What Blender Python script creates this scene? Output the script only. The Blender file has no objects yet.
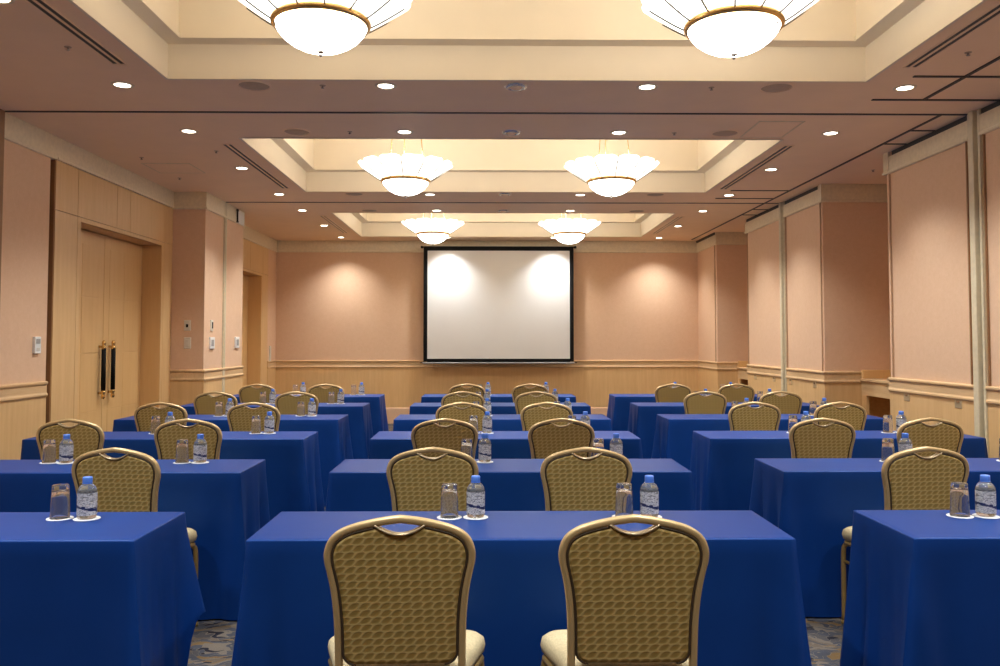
import bpy, math, random
from mathutils import Vector, Matrix

random.seed(7)
PI = math.pi
sc = bpy.context.scene
COL = sc.collection

# ------------------------------------------------------------------ scene constants (metres)
H = 3.05            # lower ceiling
XL, XR = -3.57, 3.56
YB, YF = 13.9, -2.2
ZT = 0.72           # table top
ROW_Y = [2.75, 4.15, 5.55, 6.92, 8.32, 9.73]
ROW_D = [.46, .465, .48, .48, .48, .48]
ORD = ['nearest', 'second', 'third', 'fourth', 'fifth', 'farthest']

# ------------------------------------------------------------------ helpers
def tag(o, label=None, cat=None, group=None, kind=None):
    if label: o['label'] = label
    if cat: o['category'] = cat
    if group: o['group'] = group
    if kind: o['kind'] = kind
    return o

def empty(name, loc=(0, 0, 0), rz=0.0):
    o = bpy.data.objects.new(name, None)
    COL.objects.link(o)
    o.location = loc
    o.rotation_euler = (0, 0, rz)
    o.empty_display_size = 0.1
    return o

class MB:
    """collects geometry for ONE mesh object"""
    def __init__(self):
        self.v, self.f, self.mi, self.sm = [], [], [], []
    def add(self, vs, fs, mi=0, smooth=False):
        b = len(self.v)
        self.v.extend([tuple(p) for p in vs])
        for f in fs:
            self.f.append([b + i for i in f]); self.mi.append(mi); self.sm.append(smooth)
    def box(self, x0, x1, y0, y1, z0, z1, mi=0, bev=0.0):
        if bev <= 0:
            vs = [(x, y, z) for z in (z0, z1) for y in (y0, y1) for x in (x0, x1)]
            fs = [(0, 2, 3, 1), (4, 5, 7, 6), (0, 1, 5, 4), (2, 6, 7, 3), (0, 4, 6, 2), (1, 3, 7, 5)]
            self.add(vs, fs, mi)
        else:
            b = bev
            ring = lambda x0, x1, y0, y1, z: [(x0 + b, y0, z), (x1 - b, y0, z), (x1, y0 + b, z), (x1, y1 - b, z), (x1 - b, y1, z), (x0 + b, y1, z), (x0, y1 - b, z), (x0, y0 + b, z)]
            R = [ring(x0 + b, x1 - b, y0 + b, y1 - b, z0), ring(x0, x1, y0, y1, z0 + b), ring(x0, x1, y0, y1, z1 - b), ring(x0 + b, x1 - b, y0 + b, y1 - b, z1)]
            vs = sum(R, [])
            fs = [tuple(reversed(range(8))), tuple(range(24, 32))]
            for k in range(3):
                for i in range(8):
                    j = (i + 1) % 8
                    fs.append((k * 8 + i, k * 8 + j, k * 8 + 8 + j, k * 8 + 8 + i))
            self.add(vs, fs, mi)
    def lathe(self, prof, n=24, c=(0, 0, 0), mi=0, smooth=True, cap0=True, cap1=True):
        vs, fs = [], []
        for (r, z) in prof:
            for i in range(n):
                a = 2 * PI * i / n
                vs.append((c[0] + r * math.cos(a), c[1] + r * math.sin(a), c[2] + z))
        m = len(prof)
        for k in range(m - 1):
            for i in range(n):
                j = (i + 1) % n
                fs.append((k * n + i, k * n + j, k * n + n + j, k * n + n + i))
        if cap0: fs.append(tuple(reversed(range(n))))
        if cap1: fs.append(tuple(range((m - 1) * n, m * n)))
        self.add(vs, fs, mi, smooth)
    def tube(self, pts, w, d=None, n=8, up=(0, 1, 0), mi=0, caps=True, power=1.0):
        """sweep an n-gon section (w across, d along up) on a polyline"""
        d = w if d is None else d
        pts = [Vector(p) for p in pts]
        up = Vector(up)
        vs, fs = [], []
        for k, p in enumerate(pts):
            a = pts[max(k - 1, 0)]; b = pts[min(k + 1, len(pts) - 1)]
            t = (b - a).normalized()
            s = t.cross(up)
            if s.length < 1e-5: s = t.cross(Vector((1, 0, 0)))
            s.normalize()
            u = s.cross(t).normalized()
            for i in range(n):
                an = 2 * PI * (i + .5) / n
                ca, sa = math.cos(an), math.sin(an)
                ca = math.copysign(abs(ca) ** power, ca); sa = math.copysign(abs(sa) ** power, sa)
                vs.append(p + s * ca * w + u * sa * d)
        for k in range(len(pts) - 1):
            for i in range(n):
                j = (i + 1) % n
                fs.append((k * n + i, k * n + j, k * n + n + j, k * n + n + i))
        if caps:
            fs.append(tuple(reversed(range(n)))); fs.append(tuple(range((len(pts) - 1) * n, len(pts) * n)))
        self.add(vs, fs, mi, True)
    def sweep(self, pts, prof, mi=0, caps=True):
        """mitred sweep of a closed (offset, z) profile on a plan polyline; + offset is to the right of travel"""
        n = len(prof); m = len(pts)
        vs, fs = [], []
        for k in range(m):
            p = Vector(pts[k])
            ds = []
            if k > 0: ds.append((p - Vector(pts[k - 1])).normalized())
            if k < m - 1: ds.append((Vector(pts[k + 1]) - p).normalized())
            ns = [Vector((q.y, -q.x)) for q in ds]
            mv = ns[0] if len(ns) == 1 else (ns[0] + ns[1]) / (1 + ns[0].dot(ns[1]))
            for (o, z) in prof:
                q = p + mv * o
                vs.append((q.x, q.y, z))
        for k in range(m - 1):
            for i in range(n):
                j = (i + 1) % n
                fs.append((k * n + i, k * n + j, k * n + n + j, k * n + n + i))
        if caps:
            fs.append(tuple(reversed(range(n)))); fs.append(tuple(range((m - 1) * n, m * n)))
        self.add(vs, fs, mi)
    def build(self, name, mats, parent=None):
        me = bpy.data.meshes.new(name)
        me.from_pydata(self.v, [], self.f)
        if not isinstance(mats, (list, tuple)): mats = [mats]
        for m in mats: me.materials.append(m)
        me.polygons.foreach_set('material_index', self.mi)
        me.polygons.foreach_set('use_smooth', self.sm)
        me.update()
        import bmesh
        bm = bmesh.new(); bm.from_mesh(me)
        bmesh.ops.recalc_face_normals(bm, faces=bm.faces)
        bm.to_mesh(me); bm.free()
        o = bpy.data.objects.new(name, me)
        COL.objects.link(o)
        if parent: o.parent = parent
        return o

def copy_tree(o, parent=None):
    c = o.copy(); COL.objects.link(c)
    c.parent = parent
    for ch in list(o.children): copy_tree(ch, c)
    return c

def spline(pts, k=5):
    out = []
    P = [Vector(p) for p in pts]
    for i in range(len(P) - 1):
        p0 = P[max(i - 1, 0)]; p1 = P[i]; p2 = P[i + 1]; p3 = P[min(i + 2, len(P) - 1)]
        for j in range(k):
            t = j / k
            out.append(0.5 * ((2 * p1) + (p2 - p0) * t + (2 * p0 - 5 * p1 + 4 * p2 - p3) * t * t + (3 * p1 - p0 - 3 * p2 + p3) * t ** 3))
    out.append(P[-1])
    return out

def soften(o, w=0.004, seg=2, ang=35):
    m = o.modifiers.new('bevel', 'BEVEL'); m.width = w; m.segments = seg; m.limit_method = 'ANGLE'; m.angle_limit = math.radians(ang)
    return o

# ------------------------------------------------------------------ materials
class NT:
    def __init__(self, name):
        self.m = bpy.data.materials.new(name); self.m.use_nodes = True
        self.t = self.m.node_tree; self.b = self.t.nodes['Principled BSDF']
    def n(self, typ, **kw):
        nd = self.t.nodes.new(typ)
        for k, v in kw.items(): setattr(nd, k, v)
        return nd
    def l(self, a, b): self.t.links.new(a, b)
    def val(self, sock, v):
        if hasattr(v, 'is_linked') or hasattr(v, 'links'): self.l(v, sock)
        else: sock.default_value = v
    def math(self, op, a, b=None, c=None, clamp=False):
        nd = self.n('ShaderNodeMath', operation=op); nd.use_clamp = clamp
        for i, x in enumerate((a, b, c)):
            if x is not None: self.val(nd.inputs[i], x)
        return nd.outputs[0]
    def coords(self, kind='Object', scale=(1, 1, 1), rot=(0, 0, 0)):
        tc = self.n('ShaderNodeTexCoord'); mp = self.n('ShaderNodeMapping')
        mp.inputs['Scale'].default_value = scale; mp.inputs['Rotation'].default_value = rot
        self.l(tc.outputs[kind], mp.inputs['Vector'])
        return mp.outputs[0]
    def noise(self, vec, scale, detail=3, rough=.5, dist=0):
        nd = self.n('ShaderNodeTexNoise'); self.l(vec, nd.inputs['Vector'])
        nd.inputs['Scale'].default_value = scale; nd.inputs['Detail'].default_value = detail
        nd.inputs['Roughness'].default_value = rough; nd.inputs['Distortion'].default_value = dist
        return nd
    def ramp(self, fac, stops, interp='LINEAR'):
        nd = self.n('ShaderNodeValToRGB'); cr = nd.color_ramp; cr.interpolation = interp
        while len(cr.elements) < len(stops): cr.elements.new(0.5)
        for e, (p, c) in zip(cr.elements, stops):
            e.position = p; e.color = (*c, 1) if len(c) == 3 else c
        self.l(fac, nd.inputs[0]); return nd.outputs[0]
    def mix(self, fac, a, b):
        nd = self.n('ShaderNodeMix', data_type='RGBA')
        self.val(nd.inputs[0], fac); self.val(nd.inputs[6], a); self.val(nd.inputs[7], b)
        return nd.outputs[2]
    def bump(self, h, strength=.2, dist=.002):
        nd = self.n('ShaderNodeBump'); nd.inputs['Strength'].default_value = strength; nd.inputs['Distance'].default_value = dist
        self.l(h, nd.inputs['Height']); self.l(nd.outputs[0], self.b.inputs['Normal'])
    def set(self, **kw):
        for k, v in kw.items(): self.val(self.b.inputs[k.replace('_', ' ')], v)
        return self

def c4(c): return (*c, 1)

def plain(name, col, rough=.5, metal=0.0, var=.06, scale=30, spec=.5):
    t = NT(name)
    v = t.coords()
    nz = t.noise(v, scale, 3)
    lo = tuple(x * (1 - var) for x in col); hi = tuple(min(1, x * (1 + var)) for x in col)
    t.l(t.ramp(nz.outputs[0], [(.3, lo), (.7, hi)]), t.b.inputs['Base Color'])
    t.set(Roughness=rough, Metallic=metal)
    t.b.inputs['Specular IOR Level'].default_value = spec
    return t.m

def wood(name, c0, c1, axis='z', rough=.42):
    t = NT(name)
    s = {'z': (14, 14, .9), 'y': (14, .9, 14), 'x': (.9, 14, 14)}[axis]
    v = t.coords('Object', s)
    n1 = t.noise(v, 1.6, 5, .6, .4)
    n2 = t.noise(v, 9, 3, .6)
    s2 = t.math('ADD', t.math('MULTIPLY', n1.outputs[0], .7), t.math('MULTIPLY', n2.outputs[0], .3))
    t.l(t.ramp(s2, [(.34, c0), (.66, c1)]), t.b.inputs['Base Color'])
    t.set(Roughness=rough)
    t.b.inputs['Specular IOR Level'].default_value = .35
    t.bump(n2.outputs[0], .05, .001)
    return t.m

def wallpaper(name, c0, c1):
    t = NT(name)
    v = t.coords('Object', (1, 1, 1))
    n1 = t.noise(v, 60, 4, .65, 1.2)
    n2 = t.noise(v, 18, 2, .5, .5)
    s = t.math('ADD', t.math('MULTIPLY', n1.outputs[0], .65), t.math('MULTIPLY', n2.outputs[0], .35))
    t.l(t.ramp(s, [(.38, c0), (.62, c1)]), t.b.inputs['Base Color'])
    t.set(Roughness=.75)
    t.b.inputs['Specular IOR Level'].default_value = .25
    t.bump(n1.outputs[0], .15, .002)
    return t.m

def cloth_mat():
    t = NT('navy_tablecloth')
    v = t.coords()
    nz = t.noise(v, 5, 3)
    fine = t.noise(v, 700, 2)
    t.l(t.ramp(nz.outputs[0], [(.3, (.0028, .032, .172)), (.7, (.0034, .036, .193))]), t.b.inputs['Base Color'])
    t.set(Roughness=.46)
    t.b.inputs['Specular IOR Level'].default_value = .42
    t.b.inputs['Sheen Weight'].default_value = .0
    t.b.inputs['Specular Tint'].default_value = (.35, .55, 1, 1)
    t.b.inputs['Sheen Roughness'].default_value = .3
    t.b.inputs['Sheen Tint'].default_value = (.03, .28, 1, 1)
    t.bump(fine.outputs[0], .08, .0005)
    return t.m

def weave_mat():
    t = NT('gold_weave_fabric')
    tc = t.n('ShaderNodeTexCoord'); sp = t.n('ShaderNodeSeparateXYZ'); t.l(tc.outputs['Object'], sp.inputs[0])
    W, Hh = .0285, .0205
    v = t.math('DIVIDE', sp.outputs[2], Hh)
    row = t.math('FLOOR', v)
    fv = t.math('SUBTRACT', v, row)
    par = t.math('MULTIPLY', row, .06)
    u0 = t.math('ADD', t.math('DIVIDE', sp.outputs[0], W), par)
    u = t.math('SUBTRACT', u0, t.math('MULTIPLY', t.math('SUBTRACT', fv, .5), .5))
    fu = t.math('FRACT', t.math('ADD', u, 100.0))
    dx = t.math('MULTIPLY', t.math('ABSOLUTE', t.math('SUBTRACT', fu, .5)), 2.4)
    dy = t.math('MULTIPLY', t.math('ABSOLUTE', t.math('SUBTRACT', fv, .5)), 2.1)
    dd = t.math('ADD', t.math('POWER', dx, 3.4), t.math('POWER', dy, 3.4))
    blob = t.math('SUBTRACT', 1.0, dd, clamp=True)
    blob = t.math('POWER', blob, .6)
    nz = t.noise(t.coords('Object', (1, 1, 1)), 900, 2)
    col = t.mix(blob, c4((.54, .385, .14)), c4((.335, .218, .055)))
    t.l(col, t.b.inputs['Base Color'])
    t.set(Roughness=.6)
    t.b.inputs['Specular IOR Level'].default_value = .3
    t.bump(t.math('ADD', t.math('MULTIPLY', blob, -1.0), t.math('MULTIPLY', nz.outputs[0], .1)), .28, .003)
    return t.m

def carpet_mat():
    t = NT('leaf_pattern_carpet')
    v0 = t.coords('Object', (1, 1, 1))
    ns = t.noise(v0, 7.0, 2)
    sepn = t.n('ShaderNodeVectorMath', operation='SCALE'); t.l(ns.outputs[1], sepn.inputs[0]); sepn.inputs['Scale'].default_value = .26
    addv = t.n('ShaderNodeVectorMath', operation='ADD'); t.l(v0, addv.inputs[0]); t.l(sepn.outputs[0], addv.inputs[1])
    mp = t.n('ShaderNodeMapping'); mp.inputs['Scale'].default_value = (14, 40, 1); mp.inputs['Rotation'].default_value = (0, 0, .35)
    t.l(addv.outputs[0], mp.inputs['Vector'])
    vo = t.n('ShaderNodeTexVoronoi', voronoi_dimensions='2D', feature='F1'); t.l(mp.outputs[0], vo.inputs['Vector']); vo.inputs['Scale'].default_value = 1.0
    ve = t.n('ShaderNodeTexVoronoi', voronoi_dimensions='2D', feature='DISTANCE_TO_EDGE'); t.l(mp.outputs[0], ve.inputs['Vector']); ve.inputs['Scale'].default_value = 1.0
    bw = t.n('ShaderNodeSeparateColor'); t.l(vo.outputs['Color'], bw.inputs[0])
    col = t.ramp(bw.outputs[0], [(0, (.055, .060, .080)), (.2, (.15, .115, .085)), (.36, (.065, .070, .090)), (.5, (.21, .125, .045)), (.60, (.008, .009, .020)), (.72, (.19, .155, .12)), (.84, (.085, .078, .082))], 'CONSTANT')
    col2 = t.mix(t.math('LESS_THAN', ve.outputs['Distance'], .03), col, c4((.20, .165, .125)))
    n3 = t.noise(v0, 260, 2)
    col2 = t.mix(t.math('MULTIPLY', n3.outputs[0], .75), col2, c4((.025, .023, .024)))
    t.l(col2, t.b.inputs['Base Color'])
    t.set(Roughness=.95)
    t.b.inputs['Specular IOR Level'].default_value = .1
    t.bump(t.noise(v0, 500, 2).outputs[0], .3, .003)
    return t.m

def emit_mat(name, col, strength):
    t = NT(name)
    nz = t.noise(t.coords(), 6, 2)
    t.l(t.ramp(nz.outputs[0], [(0, tuple(x * .97 for x in col)), (1, col)]), t.b.inputs['Emission Color'])
    t.set(Roughness=.3); t.b.inputs['Base Color'].default_value = (.9, .88, .82, 1)
    t.b.inputs['Emission Strength'].default_value = strength
    return t.m

def glass_mat(name, ior, tint=(1, 1, 1), rough=0.0, trans=.86):
    t = NT(name)
    nz = t.noise(t.coords(), 12, 2)
    t.l(t.ramp(nz.outputs[0], [(0, tuple(x * .985 for x in tint)), (1, tint)]), t.b.inputs['Base Color'])
    t.set(Roughness=rough, IOR=ior)
    t.b.inputs['Transmission Weight'].default_value = trans  # the rest is diffuse white, a painted haze that lightens dark refraction
    return t.m

def label_mat():
    t = NT('bottle_label')
    tc = t.n('ShaderNodeTexCoord'); sp = t.n('ShaderNodeSeparateXYZ'); t.l(tc.outputs['Object'], sp.inputs[0])
    v = t.coords('Object', (22, 22, 110))
    n1 = t.noise(v, 1.0, 3, .6, .6)
    v2 = t.coords('Object', (160, 160, 420))
    n2 = t.noise(v2, 1.0, 2, .7)
    wave = t.math('ADD', t.math('MULTIPLY', sp.outputs[0], .25), t.math('MULTIPLY', n1.outputs[0], .03))
    zz = t.math('ADD', sp.outputs[2], wave)
    navy = t.math('MULTIPLY', t.math('GREATER_THAN', zz, .050), t.math('LESS_THAN', zz, .060))
    txt = t.math('MULTIPLY', t.math('GREATER_THAN', n2.outputs[0], .55), t.math('GREATER_THAN', n1.outputs[0], .42))
    col = t.mix(t.math('MULTIPLY', txt, .9), c4((.72, .70, .66)), c4((.10, .11, .15)))
    col = t.mix(navy, col, c4((.02, .03, .10)))
    t.l(col, t.b.inputs['Base Color']); t.set(Roughness=.35)
    gap = t.math('LESS_THAN', n1.outputs[0], .40)
    t.l(t.math('SUBTRACT', .93, t.math('MULTIPLY', gap, .6)), t.b.inputs['Alpha'])
    return t.m

M = {}
M['paper'] = wallpaper('peach_wallpaper', (.715, .463, .29), (.755, .503, .325))
M['wood'] = wood('pale_oak_vertical', (.66, .405, .175), (.74, .48, .225))
M['wood_h'] = wood('pale_oak_long', (.59, .375, .185), (.72, .49, .262), 'y')
M['wood_hx'] = wood('pale_oak_cross', (.59, .375, .185), (.72, .49, .262), 'x')
M['wood_door'] = wood('door_veneer', (.70, .425, .175), (.75, .475, .205))
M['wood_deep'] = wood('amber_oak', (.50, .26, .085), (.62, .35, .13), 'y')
M['bead'] = plain('peach_bead', (.50, .31, .18), .6)
M['wood_groove'] = plain('groove_brown', (.30, .15, .06), .6)
M['cream'] = plain('cream_paint', (.76, .64, .43), .55, spec=.3)
M['cream_post'] = plain('cream_post_paint', (.66, .56, .37), .45)
M['coffer'] = plain('coffer_cream_paint', (.82, .71, .54), .6, spec=.3, var=.02, scale=3)
M['ceil'] = plain('ceiling_paint', (.93, .70, .465), .7, spec=.25, var=.02, scale=4)
M['black'] = plain('gap_black', (.012, .009, .008), .5)  # black of the vent slots, and painted shade in the gaps above headers
M['track'] = plain('track_bronze', (.022, .013, .008), .5)
M['carpet'] = carpet_mat()
M['cloth'] = cloth_mat()
M['weave'] = weave_mat()
M['frame'] = plain('champagne_gold_enamel', (.58, .405, .185), .36, .3, .03)
M['legm'] = plain('gold_leg_metal', (.46, .30, .10), .32, .55, .05)
M['seam'] = plain('dark_piping', (.055, .032, .012), .6)
M['grip'] = plain('pale_gold_trim', (.62, .47, .27), .28, .45, .04)
M['seat'] = plain('cream_seat_fabric', (.55, .45, .26), .75, 0, .14, 160)
M['white'] = plain('white_paper', (.86, .85, .82), .7, 0, .02)
M['plastic'] = plain('ivory_plastic', (.66, .60, .49), .4, 0, .03)
M['plastic_w'] = plain('white_plastic', (.80, .78, .72), .35, 0, .03)
M['grey'] = plain('grey_face', (.32, .31, .29), .5)
M['cap'] = plain('blue_cap', (.085, .225, .70), .35, 0, .03)
M['brass'] = plain('polished_brass', (.80, .52, .20), .25, .9, .04)
M['chrome'] = plain('satin_chrome', (.62, .60, .57), .25, .9, .03)
M['screen'] = plain('matte_white_screen', (.80, .78, .74), .85, 0, .01, 3, .1)
M['scr_black'] = plain('screen_black', (.006, .0055, .005), .7, spec=.15)
M['speaker'] = plain('speaker_grille', (.52, .39, .26), .7)
M['glass'] = glass_mat('clear_glass', 1.5, trans=.945)
M['water'] = glass_mat('water_bottle_pet', 1.34, (.97, .985, 1), trans=.88)
M['label'] = label_mat()
WARM = (1.0, .80, .53)
M['bowl'] = emit_mat('lit_glass_bowl', (1.0, .965, .89), 10.0)
M['petal'] = emit_mat('lit_glass_petal', (1.0, .965, .89), 1.9)
M['lamp'] = emit_mat('downlight_lamp', (1.0, .94, .82), 12.0)

# ------------------------------------------------------------------ room shell
def S(o, label, cat):
    return tag(o, label, cat, kind='structure')

mb = MB(); mb.box(-4.2, 4.8, YF - .3, YB + .3, -.12, 0); S(mb.build('floor', M['carpet']), 'carpeted floor with a blue grey and tan leaf pattern', 'floor')

COF = [(-2.06, 2.43, 2.83, 5.27), (-2.06, 2.43, 6.84, 9.28), (-2.06, 2.43, 10.84, 13.28)]
mb = MB()
ys = [YF - .3]
for c in COF: ys += [c[2], c[3]]
ys.append(YB + .3)
X0, X1, XA, XB = -4.2, 4.8, -2.06, 2.43
for i in range(len(ys) - 1):
    if i % 2 == 0:
        mb.box(X0, X1, ys[i] + (.02 if i else 0), ys[i + 1] - (.02 if i < len(ys) - 2 else 0), H, H + .1)
    else:
        mb.box(X0, XA - .02, ys[i] - .02, ys[i + 1] + .02, H, H + .1)
        mb.box(XB + .02, X1, ys[i] - .02, ys[i + 1] + .02, H, H + .1)
S(mb.build('ceiling', M['ceil']), 'flat brownish beige ceiling around the recessed coffers', 'ceiling')

names = ['nearest coffer, above the first pair of chandeliers', 'middle coffer, above the second pair of chandeliers', 'farthest coffer, closest to the projection screen']
for k, (a, b, c, d) in enumerate(COF):
    mb = MB()
    z1, z2, w = H + .22, H + .78, .115
    def rect(x0, x1, y0, y1): return [(x0, y0), (x1, y0), (x1, y1), (x0, y1)]
    o1, o2 = rect(a, b, c, d), rect(a + w, b - w, c + w, d - w)
    rings = [(rect(a - .02, b + .02, c - .02, d + .02), H - .004), (rect(a, b, c, d), H - .004), (o1, z1), (o2, z1), (o2, z1 + .03), (rect(a + w - .012, b - w + .012, c + w - .012, d - w + .012), z1 + .03), (rect(a + w - .012, b - w + .012, c + w - .012, d - w + .012), z2)]
    vs, fs = [], []
    for r, z in rings: vs += [(x, y, z) for x, y in r]
    for q in range(len(rings) - 1):
        for i in range(4):
            j = (i + 1) % 4
            fs.append((q * 4 + i, q * 4 + j, q * 4 + 4 + j, q * 4 + 4 + i))
    e = (len(rings) - 1) * 4
    fs.append((e, e + 1, e + 2, e + 3))
    # outer skin so that the recess is a closed box
    mb.add(vs, fs)
    S(mb.build('ceiling_coffer', M['coffer']), 'cream stepped ceiling recess, ' + names[k], 'ceiling coffer')

# ceiling tracks (partition rails and panel joints)
def track(pts_list, label, w=.013):
    mb = MB()
    for (x0, y0, x1, y1) in pts_list:
        if abs(x1 - x0) > abs(y1 - y0): mb.box(min(x0, x1), max(x0, x1), y0 - w, y0 + w, H - .006, H + .003)
        else: mb.box(x0 - w, x0 + w, min(y0, y1), max(y0, y1), H - .006, H + .003)
    return mb
tn = [0]
def trim(mb, mats, label, cat='trim'):
    tn[0] += 1
    return S(mb.build('trim_%d' % tn[0], mats), label, cat)
trim(track([(XL, 6.05, XR, 6.05)], ''), M['track'], 'dark partition track across the ceiling behind the nearest coffer', 'ceiling track')
trim(track([(XL, 10.02, XR, 10.02)], ''), M['track'], 'dark partition track across the ceiling between middle and farthest coffers', 'ceiling track')
trim(track([(3.35, 6.066, 3.35, 10.0), (3.366, 6.52, 3.55, 6.52), (3.366, 6.97, 3.55, 6.97), (2.69, 9.17, 3.334, 9.17), (2.66, 9.68, 3.334, 9.68)], '', .012), M['track'], 'dark joint lines in the ceiling along the right wall beside the middle coffer', 'ceiling track')
trim(track([(3.35, 10.04, 3.35, 13.65), (3.366, 10.5, 3.55, 10.5), (3.366, 10.95, 3.55, 10.95)], '', .012), M['track'], 'dark joint line in the ceiling along the right wall near the screen end', 'ceiling track')
trim(track([(3.02, YF, 3.02, 5.66), (2.69, 5.17, 3.55, 5.17), (2.66, 5.68, 3.55, 5.68)], '', .013), M['track'], 'crossing dark joint lines in the ceiling at the near right corner', 'ceiling track')

def wall_sections(pts, side, what, parts=('paper', 'wood', 'rail', 'cornice', 'base'), header=False):
    """vertical wall along a plan polyline (room on the right of travel)"""
    out = {}
    if 'paper' in parts:
        mb = MB(); mb.sweep(pts, [(-.10, .0), (0, .0), (0, H + .04), (-.10, H + .04)])
        S(mb.build('wall_' + side, M['paper']), 'peach textured wallpaper on ' + what, 'wall')
    if 'wood' in parts:
        mb = MB(); mb.sweep(pts, [(-.02, 0), (.008, 0), (.008, .945), (-.02, .945)])
        trim(mb, M['wood'], 'pale oak wainscot below the chair rail of ' + what, 'wainscot')
    if 'rail' in parts:
        mb = MB()
        mb.sweep(pts, [(-.02, .925), (.014, .925), (.020, .933), (.020, .946), (.015, .953), (.012, .96), (.012, 1.016), (.018, 1.022), (.022, 1.03), (.022, 1.042), (.010, 1.05), (-.02, 1.05)])
        trim(mb, M['wood_h'] if abs(pts[0][0] - pts[-1][0]) < 1 else M['wood_hx'], 'pale oak chair rail of ' + what, 'chair rail')
    if 'cornice' in parts:
        mb = MB()
        mb.sweep(pts, [(-.02, 2.855), (.016, 2.855), (.020, 2.862), (.020, 2.875), (.012, 2.882), (.012, H), (-.02, H)])
        trim(mb, M['cream'], 'cream painted band at the top of ' + what, 'cornice')
    if 'header' in parts:
        mb = MB()
        mb.sweep(pts, [(-.02, 2.855), (.022, 2.855), (.026, 2.862), (.026, 2.876), (.018, 2.882), (.018, 3.005), (-.02, 3.005)])
        trim(mb, M['cream'], 'cream header band along the top of ' + what, 'cornice')
        mb = MB(); mb.sweep(pts, [(-.02, 3.003), (.004, 3.003), (.004, H + .001), (-.02, H + .001)])  # solid black strip stands in for the shade between header and ceiling
        trim(mb, M['black'], 'black strip as painted shadow gap above ' + what, 'ceiling track')
    if 'base' in parts:
        mb = MB(); mb.sweep(pts, [(-.02, 0), (.016, 0), (.016, .07), (.010, .08), (-.02, .08)])
        tn[0] += 1
        S(mb.build('baseboard_' + side, M['wood_h']), 'pale oak baseboard at the foot of ' + what, 'baseboard')

# left side (travel +Y: room is on the right)
wall_sections([(XL, YF), (XL, 6.735)], 'left', 'the left wall nearest the viewer')
mb = MB(); mb.box(XL - .10, XL - .045, 6.735, 6.825, 0, H); trim(mb, M['wood_groove'], 'dark brown vertical groove beside the double door portal', 'groove')
mb = MB(); mb.box(XL - .05, XL + .012, 6.735, 6.825, 2.862, H); trim(mb, M['cream'], 'short cream band above the dark groove', 'cornice')
mb = MB(); mb.sweep([(XL, 6.825), (XL, 9.352)], [(-.02, 2.862), (.016, 2.862), (.020, 2.868), (.020, 2.88), (.012, 2.886), (.012, H), (-.02, H)]); trim(mb, M['cream'], 'cream band above the double door portal', 'cornice')
wall_sections([(XL - .06, 9.352), (-3.205, 9.352), (-3.205, 10.79), (XL - .06, 10.79)], 'pillar', 'the projecting left wall pillar')
wall_sections([(XL, 13.39), (XL, YB)], 'left_end', 'the narrow left wall strip beside the back corner', parts=('paper', 'wood', 'rail', 'base'))
mb = MB(); mb.sweep([(XL, 10.79), (XL, YB)], [(-.02, 2.855), (.016, 2.855), (.020, 2.862), (.020, 2.875), (.012, 2.882), (.012, H), (-.02, H)]); trim(mb, M['cream'], 'cream band at the top of the left wall above the far door', 'cornice')
# posts at the partition line on the left
mb = MB(); mb.box(-3.58, -3.54, 5.95, 6.045, 0, H); soften(trim(mb, M['wood_groove'], 'slim brown partition post on the left wall at the nearest track', 'post'))
mb = MB(); mb.box(-3.22, -3.186, 9.985, 10.01, 0, H); mb.box(-3.22, -3.196, 10.01, 10.03, 0, H); mb.box(-3.22, -3.186, 10.03, 10.055, 0, H); trim(mb, M['cream_post'], 'slim cream partition post on the left pillar', 'post')

# back wall (travel +X)
wall_sections([(XL - .1, YB), (XR + .1, YB)], 'back', 'the back wall behind the screen')
mb = MB(); mb.sweep([(XL, YB), (XR, YB)], [(-.02, 0), (.022, 0), (.022, .25), (.012, .262), (-.02, .262)]); trim(mb, M['paper'], 'low plinth band at the foot of the back wall', 'plinth')
# front wall behind the viewer
wall_sections([(XR + .1, YF), (XL - .1, YF)], 'front', 'the wall behind the viewer')

# right side (travel -Y)
wall_sections([(3.50, YB), (3.50, 12.72), (4.42, 12.72)], 'right_end', 'the right wall strip at the back corner', parts=('paper', 'wood', 'rail', 'base', 'cornice'))
mb = MB(); mb.box(3.47, 3.60, 12.76, 13.86, 3.015, H + .001); trim(mb, M['black'], 'black gap above the right wall strip at the back corner', 'ceiling track')  # same painted shadow strip, as a plain box
wall_sections([(4.40, 12.72), (4.40, 11.40)], 'right_niche', 'the back of the far right niche', parts=('paper', 'cornice'))
wall_sections([(4.42, 11.40), (XR, 11.40), (XR, 10.05)], 'right_far', 'the partition panel between far niche and right post', parts=('paper', 'wood', 'rail', 'header', 'base'))
wall_sections([(XR, 9.90), (XR, 8.79), (4.42, 8.79)], 'right_middle', 'the partition panel beyond the near right niche', parts=('paper', 'wood', 'rail', 'base'))
mb = MB(); mb.sweep([(XR, 9.90), (XR, 8.86)], [(-.02, 2.855), (.022, 2.855), (.026, 2.862), (.026, 2.876), (.018, 2.882), (.018, 3.005), (-.02, 3.005)]); trim(mb, M['cream'], 'cream header of the partition panel beyond the near right niche', 'cornice')
mb = MB(); mb.sweep([(XR, 9.90), (XR, 8.90)], [(-.02, 3.003), (.004, 3.003), (.004, H + .001), (-.02, H + .001)]); trim(mb, M['black'], 'black gap above the partition panel beyond the near right niche', 'ceiling track')
mb = MB(); mb.sweep([(XR, 8.86), (XR, 8.79), (4.42, 8.79)], [(-.02, 2.855), (.022, 2.855), (.026, 2.862), (.026, 2.876), (.018, 2.882), (.018, H), (-.02, H)]); trim(mb, M['cream'], 'cream band turning into the near right niche', 'cornice')
wall_sections([(4.40, 8.79), (4.40, 7.34)], 'right_alcove', 'the back of the near right niche', parts=('paper', 'cornice'))
wall_sections([(4.42, 7.34), (XR, 7.34), (XR, 6.05)], 'right_near', 'the large near partition panel on the right', parts=('paper', 'wood', 'rail', 'base'))
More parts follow.
